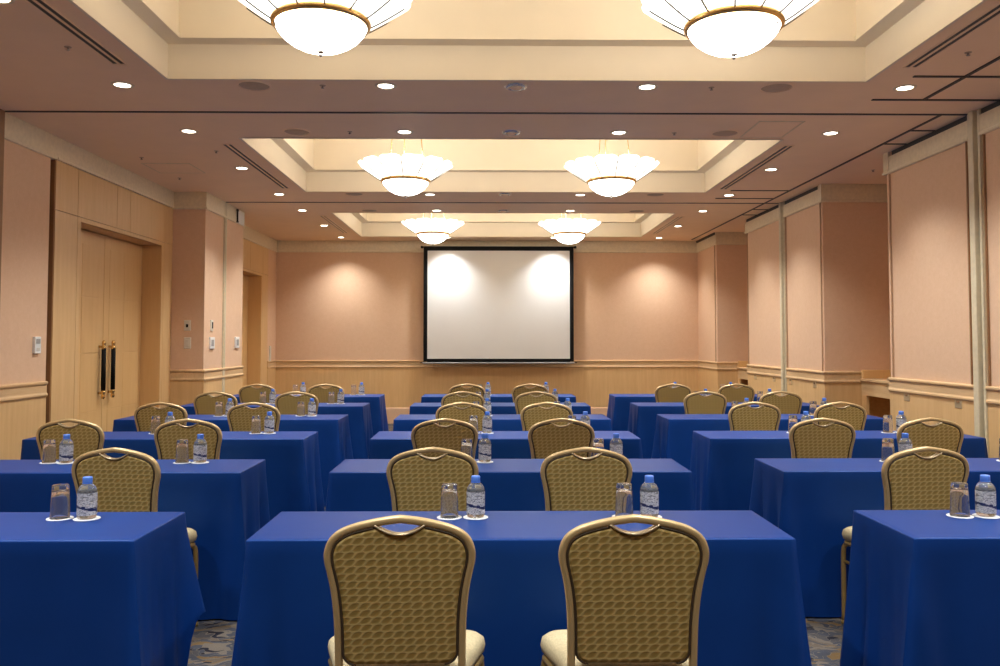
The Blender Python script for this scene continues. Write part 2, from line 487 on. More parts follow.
mb = MB(); mb.sweep([(XR, 7.30), (XR, 6.05)], [(-.02, 2.855), (.022, 2.855), (.026, 2.862), (.026, 2.876), (.018, 2.882), (.018, 3.005), (-.02, 3.005)]); trim(mb, M['cream'], 'cream header of the large near partition panel on the right', 'cornice')
mb = MB(); mb.sweep([(XR, 7.24), (XR, 6.07)], [(-.02, 3.003), (.004, 3.003), (.004, H + .001), (-.02, H + .001)]); trim(mb, M['black'], 'black gap above the large near partition panel on the right', 'ceiling track')
mb = MB(); mb.sweep([(4.42, 7.34), (XR, 7.34), (XR, 7.27)], [(-.02, 2.855), (.024, 2.855), (.030, 2.862), (.030, 2.876), (.022, 2.882), (.022, H), (-.02, H)]); trim(mb, M['cream'], 'cream header end at the near side of the right niche', 'cornice')
wall_sections([(XR, 5.90), (XR, YF)], 'right', 'the right wall nearest the viewer', parts=('paper', 'wood', 'rail', 'header', 'base'))
# cream posts on the right
for (y0, y1, lab) in [(5.90, 6.05, 'wide cream partition post on the right wall at the nearest track'), (9.90, 10.05, 'cream partition post on the right wall at the far track')]:
    mb = MB()
    mb.box(3.515, 3.66, y0 + .045, y1 - .045, 0, H, bev=.004)
    mb.box(3.54, 3.66, y0, y0 + .025, 0, H)
    mb.box(3.54, 3.66, y1 - .025, y1, 0, H)
    mb.box(3.585, 3.66, y0 + .02, y1 - .02, 0, H)
    trim(mb, M['cream_post'], lab, 'post')
# slim vertical edge beads of the panels
mb = MB()
for y, q in ((6.085, .006), (5.87, .006)):
    mb.box(3.545, 3.5635, y - q, y + q, 1.05, 2.86)
trim(mb, M['wood_groove'], 'dark joint lines either side of the near right post', 'joint')
mb = MB()
for y, q in ((7.28, .003), (8.83, .003), (9.875, .003), (10.075, .003), (11.36, .003)):
    mb.box(3.545, 3.5625, y - q, y + q, 1.05, 2.86)
trim(mb, M['bead'], 'thin joint lines at the edges of the right partition panels', 'joint')
mb = MB()
for y in (12.80,):
    mb.box(3.485, 3.507, y - .006, y + .006, 1.05, 2.86)
trim(mb, M['bead'], 'thin joint line beside the far right niche', 'joint')

# ------------------------------------------------------------------ double doors on the left
def portal(name, label, y0, y1, oy0, oy1, oz, ztop, header_splits, leafs):
    root = empty(name, (XL, (oy0 + oy1) / 2, 0)); S(root, label, 'door')
    X, cy = 0.0, (oy0 + oy1) / 2
    G = .005
    # dark backing that shows in the joints
    mb = MB()
    for (a, b, z0, z1) in [(y0, oy0 - .021, 0, ztop), (oy1 + .021, y1, 0, ztop), (oy0 - .021, oy1 + .021, oz + .021, ztop)]:
        mb.box(-.25, -.012, a - cy, b - cy, z0, z1)
    mb.build('portal_backing', M['wood_groove'], root)
    mb = MB()
    def board(a, b, z0, z1):
        mb.box(-.03, 0, a - cy + G / 2, b - cy - G / 2, z0 + G / 2, z1 - G / 2)
    tr = .065
    board(y0, oy0 - tr, 0, oz + .04); board(oy0 - tr, oy0, 0, oz + .04)
    board(oy1, oy1 + tr, 0, oz + .04); board(oy1 + tr, y1, 0, oz + .04)
    sp = [oy0 - tr] + header_splits + [oy1 + tr]
    for a, b in zip(sp[:-1], sp[1:]): board(a, b, oz + .04, ztop)
    board(y0, oy0 - tr, oz + .04, ztop); board(oy1 + tr, y1, oz + .04, ztop)
    mb.box(-.03, 0, oy0 - cy, oy1 - cy, oz, oz + .038)
    mb.build('portal_panelling', M['wood'], root)
    mb = MB()
    mb.box(-.26, -.005, oy0 - .02 - cy, oy0 - cy, 0, oz); mb.box(-.26, -.005, oy1 - cy, oy1 + .02 - cy, 0, oz); mb.box(-.26, -.005, oy0 - cy, oy1 - cy, oz, oz + .02)
    mb.build('door_jamb', M['wood_door'], root)
    mb = MB(); mb.box(-.40, -.27, oy0 - .05 - cy, oy1 + .05 - cy, 0, oz + .05); mb.build('door_backing', M['wood_groove'], root)
    for (a, b, hy) in leafs:
        a -= cy; b -= cy
        mb = MB(); mb.box(-.25, -.205, a, b, .01, oz - .008, bev=.003)
        lf = mb.build('door_leaf', M['wood_door'], root)
        mb = MB()
        st = .11; mid = (a + b) / 2
        for (z0, z1) in [(.14, .70), (.706, 1.252), (1.258, 1.782), (1.788, oz - .13)]:
            for (c, d) in [(a + st, mid - .002), (mid + .002, b - st)]:
                mb.box(-.206, -.2022, c, d, z0, z1, bev=.0012)
        mb.build('veneer_panel', M['wood_door'], lf)
        if hy is not None:
            hy -= cy
            h = MB(); h.lathe([(.0, .0), (.021, 0), (.021, .40), (0, .40)], 14, (-.158, hy, .892))
            hd = h.build('door_handle', M['scr_black'], root)
            h = MB()
            h.lathe([(.0, .0), (.012, .0), (.019, .012), (.019, .03), (.013, .045), (.022, .06), (.022, .078)], 14, (-.158, hy, .812))
            h.lathe([(.022, 0), (.022, .018), (.013, .033), (.019, .048), (.019, .07), (.010, .085), (0, .085)], 14, (-.158, hy, 1.292))
            h.tube([(-.158, hy, .868), (-.205, hy, .868)], .011, n=10, up=(0, 0, 1)); h.tube([(-.158, hy, 1.316), (-.205, hy, 1.316)], .011, n=10, up=(0, 0, 1))
            tag(h.build('handle_fitting', M['brass'], hd), 'brass end fittings of the door handle')
    return root
portal('door_1', 'pale oak double door with long black pull handles, near left', 6.825, 9.352, 7.265, 9.045, 2.41, 2.862, [7.955, 8.245],
       [(7.27, 8.154, 8.078), (8.160, 9.04, 8.282)])
portal('door_2', 'pale oak doorway on the left wall beyond the pillar', 10.79, 13.39, 11.27, 13.01, 2.388, 2.862, [11.9, 12.4],
       [(11.275, 12.135, None), (12.141, 13.005, None)])

# ------------------------------------------------------------------ niche counters on the right
def counter(loc, ylen, label):
    r = empty('niche_counter', loc); tag(r, label, 'counter')
    D = .455
    mb = MB(); mb.box(-.02, D, .002, ylen - .002, .945, .975, bev=.006); mb.build('counter_top', M['wood_h'], r)
    mb = MB(); mb.box(.0, D, ylen - .05, ylen - .002, .9755, 1.065, bev=.004); mb.build('upstand', M['wood_door'], r)
    mb = MB(); mb.box(0, .03, .002, ylen - .002, .80, .944); mb.build('apron', M['wood_h'], r)
    for y in (.002, ylen - .11):
        mb = MB(); mb.box(0, .03, y, y + .108, .08, .799); mb.build('side_panel', M['wood'], r)
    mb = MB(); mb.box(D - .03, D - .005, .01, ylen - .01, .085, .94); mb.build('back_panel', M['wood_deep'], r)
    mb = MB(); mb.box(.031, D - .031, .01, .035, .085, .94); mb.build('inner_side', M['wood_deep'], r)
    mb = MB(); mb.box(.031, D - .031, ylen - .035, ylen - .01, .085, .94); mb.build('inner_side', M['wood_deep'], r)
    mb = MB(); mb.box(.0, D, .002, ylen - .002, .0, .079); mb.build('plinth', M['wood_h'], r)
    return r
counter((3.94, 7.34 + .012, 0), 1.426, 'pale oak built in counter with open knee space in the near right niche')
counter((3.80, 11.40 + .012, 0), 1.296, 'pale oak built in counter in the far right niche')

# ------------------------------------------------------------------ wall fittings
def plate(name, loc, size, facing, label, cat, kind):
    """small wall plate; facing: '+x' (on left walls), '-x' (right walls), '-y' (faces the viewer)"""
    r = empty(name, loc, {'-y': 0, '+x': PI / 2, '-x': -PI / 2}[facing]); tag(r, label, cat)
    w, h, d = size
    mb = MB(); mb.box(-w / 2, w / 2, -d, .004, -h / 2, h / 2, bev=.003); mb.build('cover_plate', M['plastic_w'] if kind in ('remote', 'thermo') else M['plastic'], r)
    if kind == 'knob':
        mb = MB(); mb.box(-.012, .012, -d - .012, -d + .001, -.022, .014, bev=.003); mb.build('dial', M['scr_black'], r)
    elif kind == 'blank':
        mb = MB(); mb.box(-w * .28, w * .28, -d - .003, -d + .001, -h * .3, h * .3, bev=.002); mb.build('rocker', M['plastic'], r)
    elif kind == 'thermo':
        mb = MB(); mb.box(-w * .3, w * .3, -d - .003, -d + .001, -h * .28, h * .28, bev=.002); mb.build('control_face', M['grey'], r)
    elif kind == 'remote':
        mb = MB(); mb.box(-w * .34, w * .34, -d - .002, -d + .001, h * .08, h * .36); mb.build('display', M['grey'], r)
        mb = MB(); mb.box(-w * .25, w * .25, -d - .003, -d + .001, -h * .34, -h * .16, bev=.0015); mb.build('button', M['plastic'], r)
    elif kind == 'key':
        mb = MB(); mb.box(-.008, .008, -d - .010, -d + .001, -.035, .04, bev=.003); mb.build('lever', M['track'], r)
    return r
plate('remote_control', (XL, 6.575, 1.338), (.085, .132, .022), '+x', 'white wall remote control on the peach wall left of the double door', 'remote control', 'remote')
plate('wall_switch', (-3.388, 9.352, 1.545), (.075, .118, .010), '-y', 'ivory wall plate with a black dial on the pillar face', 'switch', 'knob')
plate('wall_switch', (-3.385, 9.352, 1.348), (.078, .128, .010), '-y', 'plain ivory wall plate below the black dial on the pillar face', 'switch', 'blank')
plate('wall_switch', (-3.205, 9.60, 1.548), (.080, .128, .010), '+x', 'ivory wall plate with a dark lever on the lit pillar side', 'switch', 'key')
plate('thermostat', (-3.205, 9.60, 1.348), (.15, .132, .018), '+x', 'white control panel with grey face left of the pillar post', 'thermostat', 'thermo')
plate('thermostat', (-3.205, 10.55, 1.352), (.15, .138, .018), '+x', 'white control panel with grey face right of the pillar post', 'thermostat', 'thermo')
plate('wall_switch', (XL, 13.52, 1.16), (.07, .26, .02), '+x', 'slim white wall plate beside the far left doorway', 'switch', 'blank')
r = empty('latch_box', (-3.205, 10.52, 2.945), PI / 2); tag(r, 'small white latch plate with a dark lever at the top of the pillar', 'latch')
mb = MB(); mb.box(-.05, .20, -.030, .004, -.085, .085, bev=.004); mb.build('cover_plate', M['plastic_w'], r)
mb = MB(); mb.box(-.095, -.08, -.040, -.02, -.085, .085, bev=.003); mb.box(-.11, -.07, -.045, -.02, .055, .085, bev=.004); mb.box(-.105, -.075, -.045, -.02, -.085, -.068, bev=.003); mb.build('lever', M['track'], r)
for i, (y, lab) in enumerate([(6.27, 'near post, on the large near panel'), (7.05, 'near niche, on the large near panel'), (9.05, 'near niche, on the panel beyond it'), (9.78, 'far post, on the panel before it'),
                  (10.35, 'far post, on the panel beyond it'), (11.08, 'far niche, on the panel before it')]):
    r = empty('panel_latch', (XR - .004, y, .893), -PI / 2); tag(r, 'small latch under the right wall rail by the ' + lab, 'latch', 'latches under the right wall chair rail')
    mb = MB(); mb.box(-.05, .05, -.008, .004, -.032, .03, bev=.003); mb.build('cover_plate', M['grip'], r)
    mb = MB(); mb.box(-.018, .018, -.014, -.004, .008, .026, bev=.003); mb.build('catch', M['wood_groove'], r)

# ------------------------------------------------------------------ projection screen
r = empty('projection_screen', (.148, 13.72, 0)); tag(r, 'white pull down projection screen with black border on the back wall', 'projection screen')
mb = MB(); mb.box(-1.178, 1.178, -.004, .004, 1.078, 2.866); mb.build('canvas', M['screen'], r)
mb = MB(); mb.box(-1.242, -1.178, -.006, .006, 1.03, 2.915); mb.box(1.178, 1.242, -.006, .006, 1.03, 2.915); mb.box(-1.178, 1.178, -.006, .006, 2.866, 2.915); mb.box(-1.178, 1.178, -.006, .006, 1.02, 1.078); tag(mb.build('border', M['scr_black'], r), 'black border')
mb = MB(); mb.box(-1.285, 1.285, -.02, .03, 2.915, 2.938, bev=.005); mb.box(-1.29, -1.255, -.03, .04, 2.908, 2.944, bev=.005); mb.box(1.255, 1.29, -.03, .04, 2.908, 2.944, bev=.005)
mb.build('top_rail', M['scr_black'], r)
mb = MB(); mb.box(-1.1, -1.05, .03, .175, 2.916, 2.936); mb.box(1.05, 1.1, .03, .175, 2.916, 2.936); mb.build('bracket', M['scr_black'], r)
mb = MB(); mb.box(-1.255, 1.255, -.016, .016, .995, 1.02, bev=.006); b = mb.build('bottom_bar', M['grey'], r)
mb = MB(); mb.box(-1.295, -1.256, -.010, .010, 1.004, 1.020, bev=.004); mb.box(1.256, 1.295, -.010, .010, 1.004, 1.020, bev=.004); mb.build('end_knob', M['scr_black'], b)

# ------------------------------------------------------------------ chandeliers
def make_chandelier():
    r = empty('chandelier', (0, 0, 0))            # origin: centre of the bowl rim
    prof = [(.0, -.138), (.03, -.137), (.07, -.131), (.11, -.118), (.15, -.097), (.185, -.070), (.210, -.040), (.224, -.012), (.226, .0)]
    mb = MB(); mb.lathe(prof, 48, cap0=False, cap1=True); mb.build('glass_bowl', M['bowl'], r)
    mb = MB(); mb.lathe([(.222, -.016), (.233, -.017), (.240, -.009), (.242, .003), (.239, .014), (.224, .016), (.222, -.016)], 48, cap0=False, cap1=False)
    tag(mb.build('rim', M['brass'], r), 'brass rim')
    mb = MB(); mb.lathe([(.0, -.166), (.007, -.164), (.010, -.156), (.006, -.150), (.017, -.142), (.017, -.137), (.0, -.134)], 14); tag(mb.build('finial', M['chrome'], r), 'metal finial')
    for k in range(3):
        if k == 0:
            mb = MB(); mb.lathe([(0, -.011), (.006, -.008), (.006, .012)], 8, (.218, 0, -.030))
            o = screw0 = mb.build('screw', M['chrome'], r)
        else:
            o = screw0.copy(); COL.objects.link(o); o.parent = r
        o.rotation_euler = (0, 0, -PI / 2 + 2 * PI / 3 * k + .62)
    # twelve glass petals
    proto = None
    for k in range(12):
        if proto is None:
            mb = MB()
            nu, nv = 8, 12
            def P(u, v, th):
                rr = .230 + .226 * v; z = .014 + .158 * v ** 1.1 
                half = math.tan(math.radians(14.3)) * rr
                # round the outer corners
                if v > .78:
                    q = (v - .78) / .22
                    half *= (1 - q ** 3.2 * .46)
                y = u * half
                rr2 = rr - .008 * (u * u) * v
                sag = .007 * (1 - u * u) * v
                n = Vector((.55, 0, -.83))
                return (rr2 + n.x * (sag + th), y, z + n.z * (sag + th))
            for th in (0.0, .005):
                pass
            vs, fs = [], []
            for th in (0.0, .005):
                for i in range(nv + 1):
                    for j in range(nu + 1):
                        vs.append(P(-1 + 2 * j / nu, i / nv, th))
            N = (nv + 1) * (nu + 1)
            for i in range(nv):
                for j in range(nu):
                    a = i * (nu + 1) + j
                    fs.append((a, a + 1, a + nu + 2, a + nu + 1)); fs.append((N + a, N + a + nu + 1, N + a + nu + 2, N + a + 1))
            for i in range(nv):
                a = i * (nu + 1); fs.append((a, a + nu + 1, N + a + nu + 1, N + a)); a += nu; fs.append((a, N + a, N + a + nu + 1, a + nu + 1))
            for j in range(nu):
                a = j; fs.append((a, N + a, N + a + 1, a + 1)); a = nv * (nu + 1) + j; fs.append((a, a + 1, N + a + 1, N + a))
            mb.add(vs, fs, 0, True)
            proto = mb.build('glass_petal', M['petal'], r)
            o = proto
        else:
            o = proto.copy(); COL.objects.link(o); o.parent = r
        o.rotation_euler = (0, 0, 2 * PI / 12 * (k + .5))
    # dark ribs between the petals
    for k in range(12):
        if k == 0:
            mb = MB()
            pts = [(.240 + .170 * v, 0, .003 + .158 * (v * .75) ** 1.1) for v in (0, .25, .5, .75, 1)]
            mb.tube(pts, .0036, n=6, up=(0, 1, 0))
            o = rib0 = mb.build('petal_rib', M['track'], r)
        else:
            o = rib0.copy(); COL.objects.link(o); o.parent = r
        o.rotation_euler = (0, 0, 2 * PI / 12 * k)
    for k in range(3):
        if k == 0:
            mb = MB(); mb.tube([(.20, 0, .012), (.12, 0, .83)], .004, n=6, up=(0, 1, 0))
            o = rod0 = mb.build('suspension_rod', M['brass'], r)
        else:
            o = rod0.copy(); COL.objects.link(o); o.parent = r
        o.rotation_euler = (0, 0, PI / 2 + 2 * PI / 3 * k + .2)
    mb = MB(); mb.lathe([(0, .80), (.06, .80), (.15, .83), (.16, .862), (0, .862)], 24); mb.build('ceiling_canopy', M['brass'], r)
    return r

ZR = 2.921
CH = [(-.825, 4.01, 0), (1.203, 4.02, 0), (-.817, 8.02, 1), (1.185, 8.02, 1), (-.825, 12.02, 2), (1.16, 12.02, 2)]
cl = ['glass petal chandelier with lit bowl in the nearest coffer, ', 'glass petal chandelier with lit bowl in the middle coffer, ', 'glass petal chandelier with lit bowl in the farthest coffer above the screen, ']
proto = make_chandelier()
for i, (x, y, k) in enumerate(CH):
    o = proto if i == 0 else copy_tree(proto)
    o.location = (x, y, ZR)
    o.rotation_euler = (0, 0, math.radians(15) if k == 0 else 0)
    if i == 0:
        pl = bpy.data.lights.new('chandelier_bulb', 'POINT'); pl.energy = 13.0; pl.shadow_soft_size = .09; pl.color = (1.0, .95, .86)
    lo = bpy.data.objects.new('chandelier_bulb', pl); COL.objects.link(lo); lo.parent = o; lo.location = (0, 0, .20)
    tag(o, cl[k] + ('on the left' if x < 0 else 'on the right'), 'chandelier', 'glass petal chandeliers in the ceiling coffers')

# ------------------------------------------------------------------ downlights
def make_downlight():
    r = empty('ceiling_downlight')
    mb = MB(); mb.lathe([(.050, .001), (.052, -.006), (.070, -.004), (.074, .001)], 28, cap0=False, cap1=False); mb.build('trim_ring', M['cream'], r)
    mb = MB(); mb.lathe([(0, -.0015), (.0515, -.0015)], 28, cap0=False, cap1=False); mb.build('lamp_lens', M['lamp'], r)
    return r
DX = [-2.41, -.685, 1.04, 2.755]
POS = ['leftmost of the row', 'second from left in the row', 'third from left in the row', 'rightmost of the row']
DL = []
rows = [(5.41, 'row just behind the nearest coffer'), (6.612, 'row just before the middle coffer'), (9.467, 'row just behind middle coffer'), (10.64, 'row just before farthest coffer'), (13.42, 'last row close to the back wall')]
for y, d in rows:
    for x, p in zip(DX, POS): DL.append((x, y, 'recessed round downlight, %s, %s' % (d, p)))
for y, d in [(4.03, 'nearest'), (8.035, 'middle'), (12.05, 'farthest')]:
    DL.append((DX[0], y, 'single recessed ceiling downlight left of the %s coffer' % d))
    DL.append((DX[3], y, 'single recessed ceiling downlight right of the %s coffer' % d))
for y in (2.65, 1.42):  # unseen rows continuing the ceiling pattern, added to light the chair backs
    for x in DX: DL.append((x, y, 'recessed ceiling downlight, unseen, added for light on the nearest chair backs'))
proto = make_downlight()
SPOT_W = 66.0
ld = bpy.data.lights.new('downlight_beam', 'SPOT')
ld.energy = SPOT_W; ld.spot_size = math.radians(115); ld.spot_blend = 1.0; ld.shadow_soft_size = .05; ld.color = (.95, 1.0, 1.04)
lw = ld.copy(); lw.energy = 36.0; lw.spot_size = math.radians(118)      # the dimmer row that washes the back wall
for i, (x, y, lab) in enumerate(DL):
    o = proto if i == 0 else copy_tree(proto)
    o.location = (x, y, H); tag(o, lab, 'downlight', 'recessed downlights in the ceiling')
    l = bpy.data.objects.new('downlight_beam', lw if abs(y - 13.42) < .1 else ld); COL.objects.link(l); l.parent = o; l.location = (0, 0, -.02)

# ------------------------------------------------------------------ other ceiling fittings
def make_speaker():
    r = empty('ceiling_speaker')
    mb = MB(); mb.lathe([(0, -.006), (.085, -.006), (.092, -.004), (.10, .001)], 28, cap0=False, cap1=False); mb.build('grille', M['speaker'], r)
    mb = MB(); mb.lathe([(.100, .001), (.101, -.007), (.108, -.006), (.112, .001)], 28, cap0=False, cap1=False); mb.build('ring', M['ceil'], r)
    return r
proto = make_speaker()
SPK = [(5.416, 'just behind the nearest coffer'), (6.62, 'just before the middle coffer'), (9.435, 'just behind the middle coffer'), (10.645, 'just before the farthest coffer')]
first = True
for y, d in SPK:
    for x, s in ((-1.55, 'left'), (1.9, 'right')):
        o = proto if first else copy_tree(proto); first = False
        o.location = (x, y, H); tag(o, 'flat round brown ceiling speaker %s, on the %s' % (d, s), 'speaker', 'round ceiling speakers')
def make_sensor():
    r = empty('smoke_detector')
    mb = MB(); mb.lathe([(.045, .001), (.05, -.012), (.068, -.010), (.075, .001)], 24, cap0=False, cap1=False); mb.build('ring', M['chrome'], r)
    mb = MB(); mb.lathe([(0, -.020), (.03, -.018), (.048, -.002)], 24, cap0=False, cap1=False); mb.build('sensor_cap', M['ceil'], r)
    return r
proto = make_sensor()
for i, (y, d) in enumerate(SPK):
    o = proto if i == 0 else copy_tree(proto)
    o.location = (.172, y, H); tag(o, 'small round ceiling detector with metal ring %s, on the centre line' % d, 'detector', 'round ceiling detectors')
def make_sprinkler():
    r = empty('ceiling_sprinkler')
    mb = MB(); mb.lathe([(.0, -.003), (.018, -.003), (.023, .004)], 18, cap0=False, cap1=False); mb.build('escutcheon', M['speaker'], r)
    mb = MB(); mb.lathe([(.006, -.002), (.006, -.014), (.012, -.016), (.012, -.018), (0, -.019)], 12, cap0=False); mb.build('deflector', M['chrome'], r)
    return r
proto = make_sprinkler()
SPR = [(-1.10, 5.41, 'behind the nearest coffer, left of centre'), (1.47, 5.42, 'behind the nearest coffer, right of centre'), (-1.124, 6.615, 'before the middle coffer, left of centre'), (1.49, 6.625, 'before the middle coffer, right of centre'),
       (-2.413, 4.711, 'left of the nearest coffer'), (2.787, 4.737, 'right of the nearest coffer'), (-2.42, 7.31, 'left of the middle coffer'), (-3.19, 7.58, 'above the double door, nearer one'), (-3.20, 8.54, 'above the double door, farther one'), (3.768, 8.05, 'in the near right niche')]
for i, (x, y, d) in enumerate(SPR):
    o = proto if i == 0 else copy_tree(proto)
    o.location = (x, y, H); tag(o, 'tiny ceiling sprinkler head ' + d, 'sprinkler', 'sprinkler heads in the ceiling')

def slot(x, y0, y1, label, pale=False):
    r = empty('slot_diffuser', (x, y0, H)); tag(r, label, 'air vent', 'linear slot diffusers in the ceiling')
    L = y1 - y0
    mb = MB()
    for a, b in ((-.045, -.036), (-.008, .008), (.036, .045)): mb.box(a, b, 0, L, -.005, .002)
    mb.box(-.045, .045, -.008, 0, -.005, .002); mb.box(-.045, .045, L, L + .008, -.005, .002)
    mb.build('frame', M['ceil'], r)
    for a in (-.022, .022):
        mb = MB(); mb.box(a - .014, a + .014, 0, L, -.0015, .002); mb.build('slot', M['speaker'] if pale else M['black'], r)
for k, (y0, y1, d) in enumerate([(2.9, 4.99, 'nearest'), (7.05, 9.09, 'middle'), (11.1, 12.87, 'farthest')]):
    slot(-2.245, y0, y1, 'long double slot air vent left of the %s coffer' % d, k == 2)
    slot(2.577, y0, y1, 'long double slot air vent right of the %s coffer' % d, k == 2)

def hatch(x0, x1, y0, y1, label):
    r = empty('access_panel', ((x0 + x1) / 2, (y0 + y1) / 2, H)); tag(r, label, 'access panel')
    a, b = (x1 - x0) / 2, (y1 - y0) / 2
    mb = MB(); mb.box(-a + .012, a - .012, -b + .012, b - .012, -.003, .002); mb.build('panel', M['ceil'], r)
    mb = MB()
    for (p, q, s, t) in [(-a, a, -b, -b + .01), (-a, a, b - .01, b), (-a, -a + .01, -b, b), (a - .01, a, -b, b)]: mb.box(p, q, s, t, -.005, .002)
    mb.build('frame', M['cream'], r)
hatch(2.06, 2.41, 6.25, 6.745, 'square ceiling access panel with pale frame right of centre')
hatch(-3.295, -2.84, 7.815, 8.27, 'square ceiling access panel above the double door')

# ------------------------------------------------------------------ tables under navy cloths
def tablecloth_mesh(W, D, seed, tail=None):
    rnd = random.Random(seed)
    mb = MB()
    r = .014
    # perimeter: points with flat normal, corner distance and arclength
    per = []
    cs = [(-W / 2, 0), (W / 2, 0), (W / 2, D), (-W / 2, D)]
    s = 0
    corners_s = []
    for e in range(4):
        a = Vector(cs[e]); b = Vector(cs[(e + 1) % 4]); L = (b - a).length; t = (b - a) / L; nrm = Vector((t.y, -t.x))
        n = 40 if L > 1 else 26
        for i in range(n):
            # denser near corners
            q = i / n
            q = q - .55 * math.sin(2 * PI * q) / (2 * PI)
            per.append((a + t * (q * L), nrm, e, q * L, L))
        s += L
    NV = len(per)
    ph = [rnd.uniform(0, 6.28) for _ in range(12)]
    am = [rnd.uniform(.6, 1.3) for _ in range(12)]
    diag = [(Vector(c) - Vector((0, D / 2))).normalized() for c in cs]
    diag = [Vector((math.copysign(.7071, c[0]), -.7071 if c[1] == 0 else .7071)) for c in cs]
    zs = [(ZT, -.03), (ZT, -.004), (ZT - .0015, -.001), (ZT - .006, 0)]
    K = 15
    ring = []
    for k in range(4 + K):
        pts = []
        for (p, nrm, e, q, L) in per:
            if k < 4:
                z, off = zs[k]
                c0, c1 = cs[e], cs[(e + 1) % 4]
                # inset rectangle
                x = max(-W / 2 - off, min(W / 2 + off, p.x)); y = max(0 - off, min(D + off, p.y))
                pts.append((x, y, z)); continue
            t = (k - 3) / K
            # distance to the nearest corner
            if q < L / 2: ci, u = e, q
            else: ci, u = (e + 1) % 4, L - q
            hem = .008
            g = math.exp(-(u / .05) ** 2)
            side = e in (1, 3)
            tt = t ** 1.15
            lob = .062 * am[ci] * g
            dent = -.024 * am[ci + 4] * math.exp(-((u - .10) / .042) ** 2) * (1.25 if side else .7)
            if tail is not None: dent *= .15
            flare = (.030 if side else .014)
            if side:
                wv = .022 * am[8] * math.sin(q * 2 * PI / L * 2.0 + ph[e]) + .009 * math.sin(q * 2 * PI / L * 4.3 + ph[e + 4])
                wv *= min(1, u / .12)
            else:
                wv = .0045 * math.sin(q * 7 + ph[e]) + .003 * math.sin(q * 17 + ph[e + 4])
                wv *= min(1, u / .2)
            nn = (nrm + diag[ci] * 1.6 * math.exp(-(u / .09) ** 2)).normalized()
            zb = ZT - .006
            if tail is not None and ci == tail[0]:
                hem = hem + tail[1] * math.exp(-(u / .07) ** 4)
            z = zb + (hem - zb) * t
            off = (flare + wv + dent) * tt + lob * tt
            P = p + nrm * ((flare + wv + dent) * tt) + nn * (lob * tt)
            pts.append((P.x, max(P.y, -.022), z))
        ring.append(pts)
    vs = sum(ring, [])
    fs = []
    for k in range(len(ring) - 1):
        for i in range(NV):
            j = (i + 1) % NV
            fs.append((k * NV + i, k * NV + j, k * NV + NV + j, k * NV + NV + i))
    fs.append(tuple(reversed(range(NV))))
    mb.add(vs, fs, 0, True)
    return mb

COLX = {'left': [-1.16, -1.233, -1.236, -1.252, -1.264, -1.285], 'right': [1.40, 1.468, 1.473, 1.487, 1.486, 1.468]}
TW = 1.805
TAB = {}
seed = 0
for rI, y in enumerate(ROW_Y):
    for cI in ('left', 'centre', 'right'):
        seed += 1
        TWc = TW if cI == 'centre' else TW + (.045 if rI < 5 else .0)
        if cI == 'left': x1 = COLX['left'][rI]; xc = x1 - TWc / 2
        elif cI == 'right': x0 = COLX['right'][rI]; xc = x0 + TWc / 2
        else: xc = .106
        r = empty('conference_table', (xc, y, 0))
        col = {'left': 'left hand', 'centre': 'centre', 'right': 'right hand'}[cI]
        tag(r, 'long narrow table under a navy blue cloth, %s row, %s column' % (ORD[rI], col), 'table', 'conference tables under navy blue cloths')
        tl = (2, .33) if (rI == 0 and cI == 'left') else None
        mb = tablecloth_mesh(TWc, ROW_D[rI], seed, tl)
        o = mb.build('tablecloth', M['cloth'], r)
        TAB[(rI, cI)] = xc

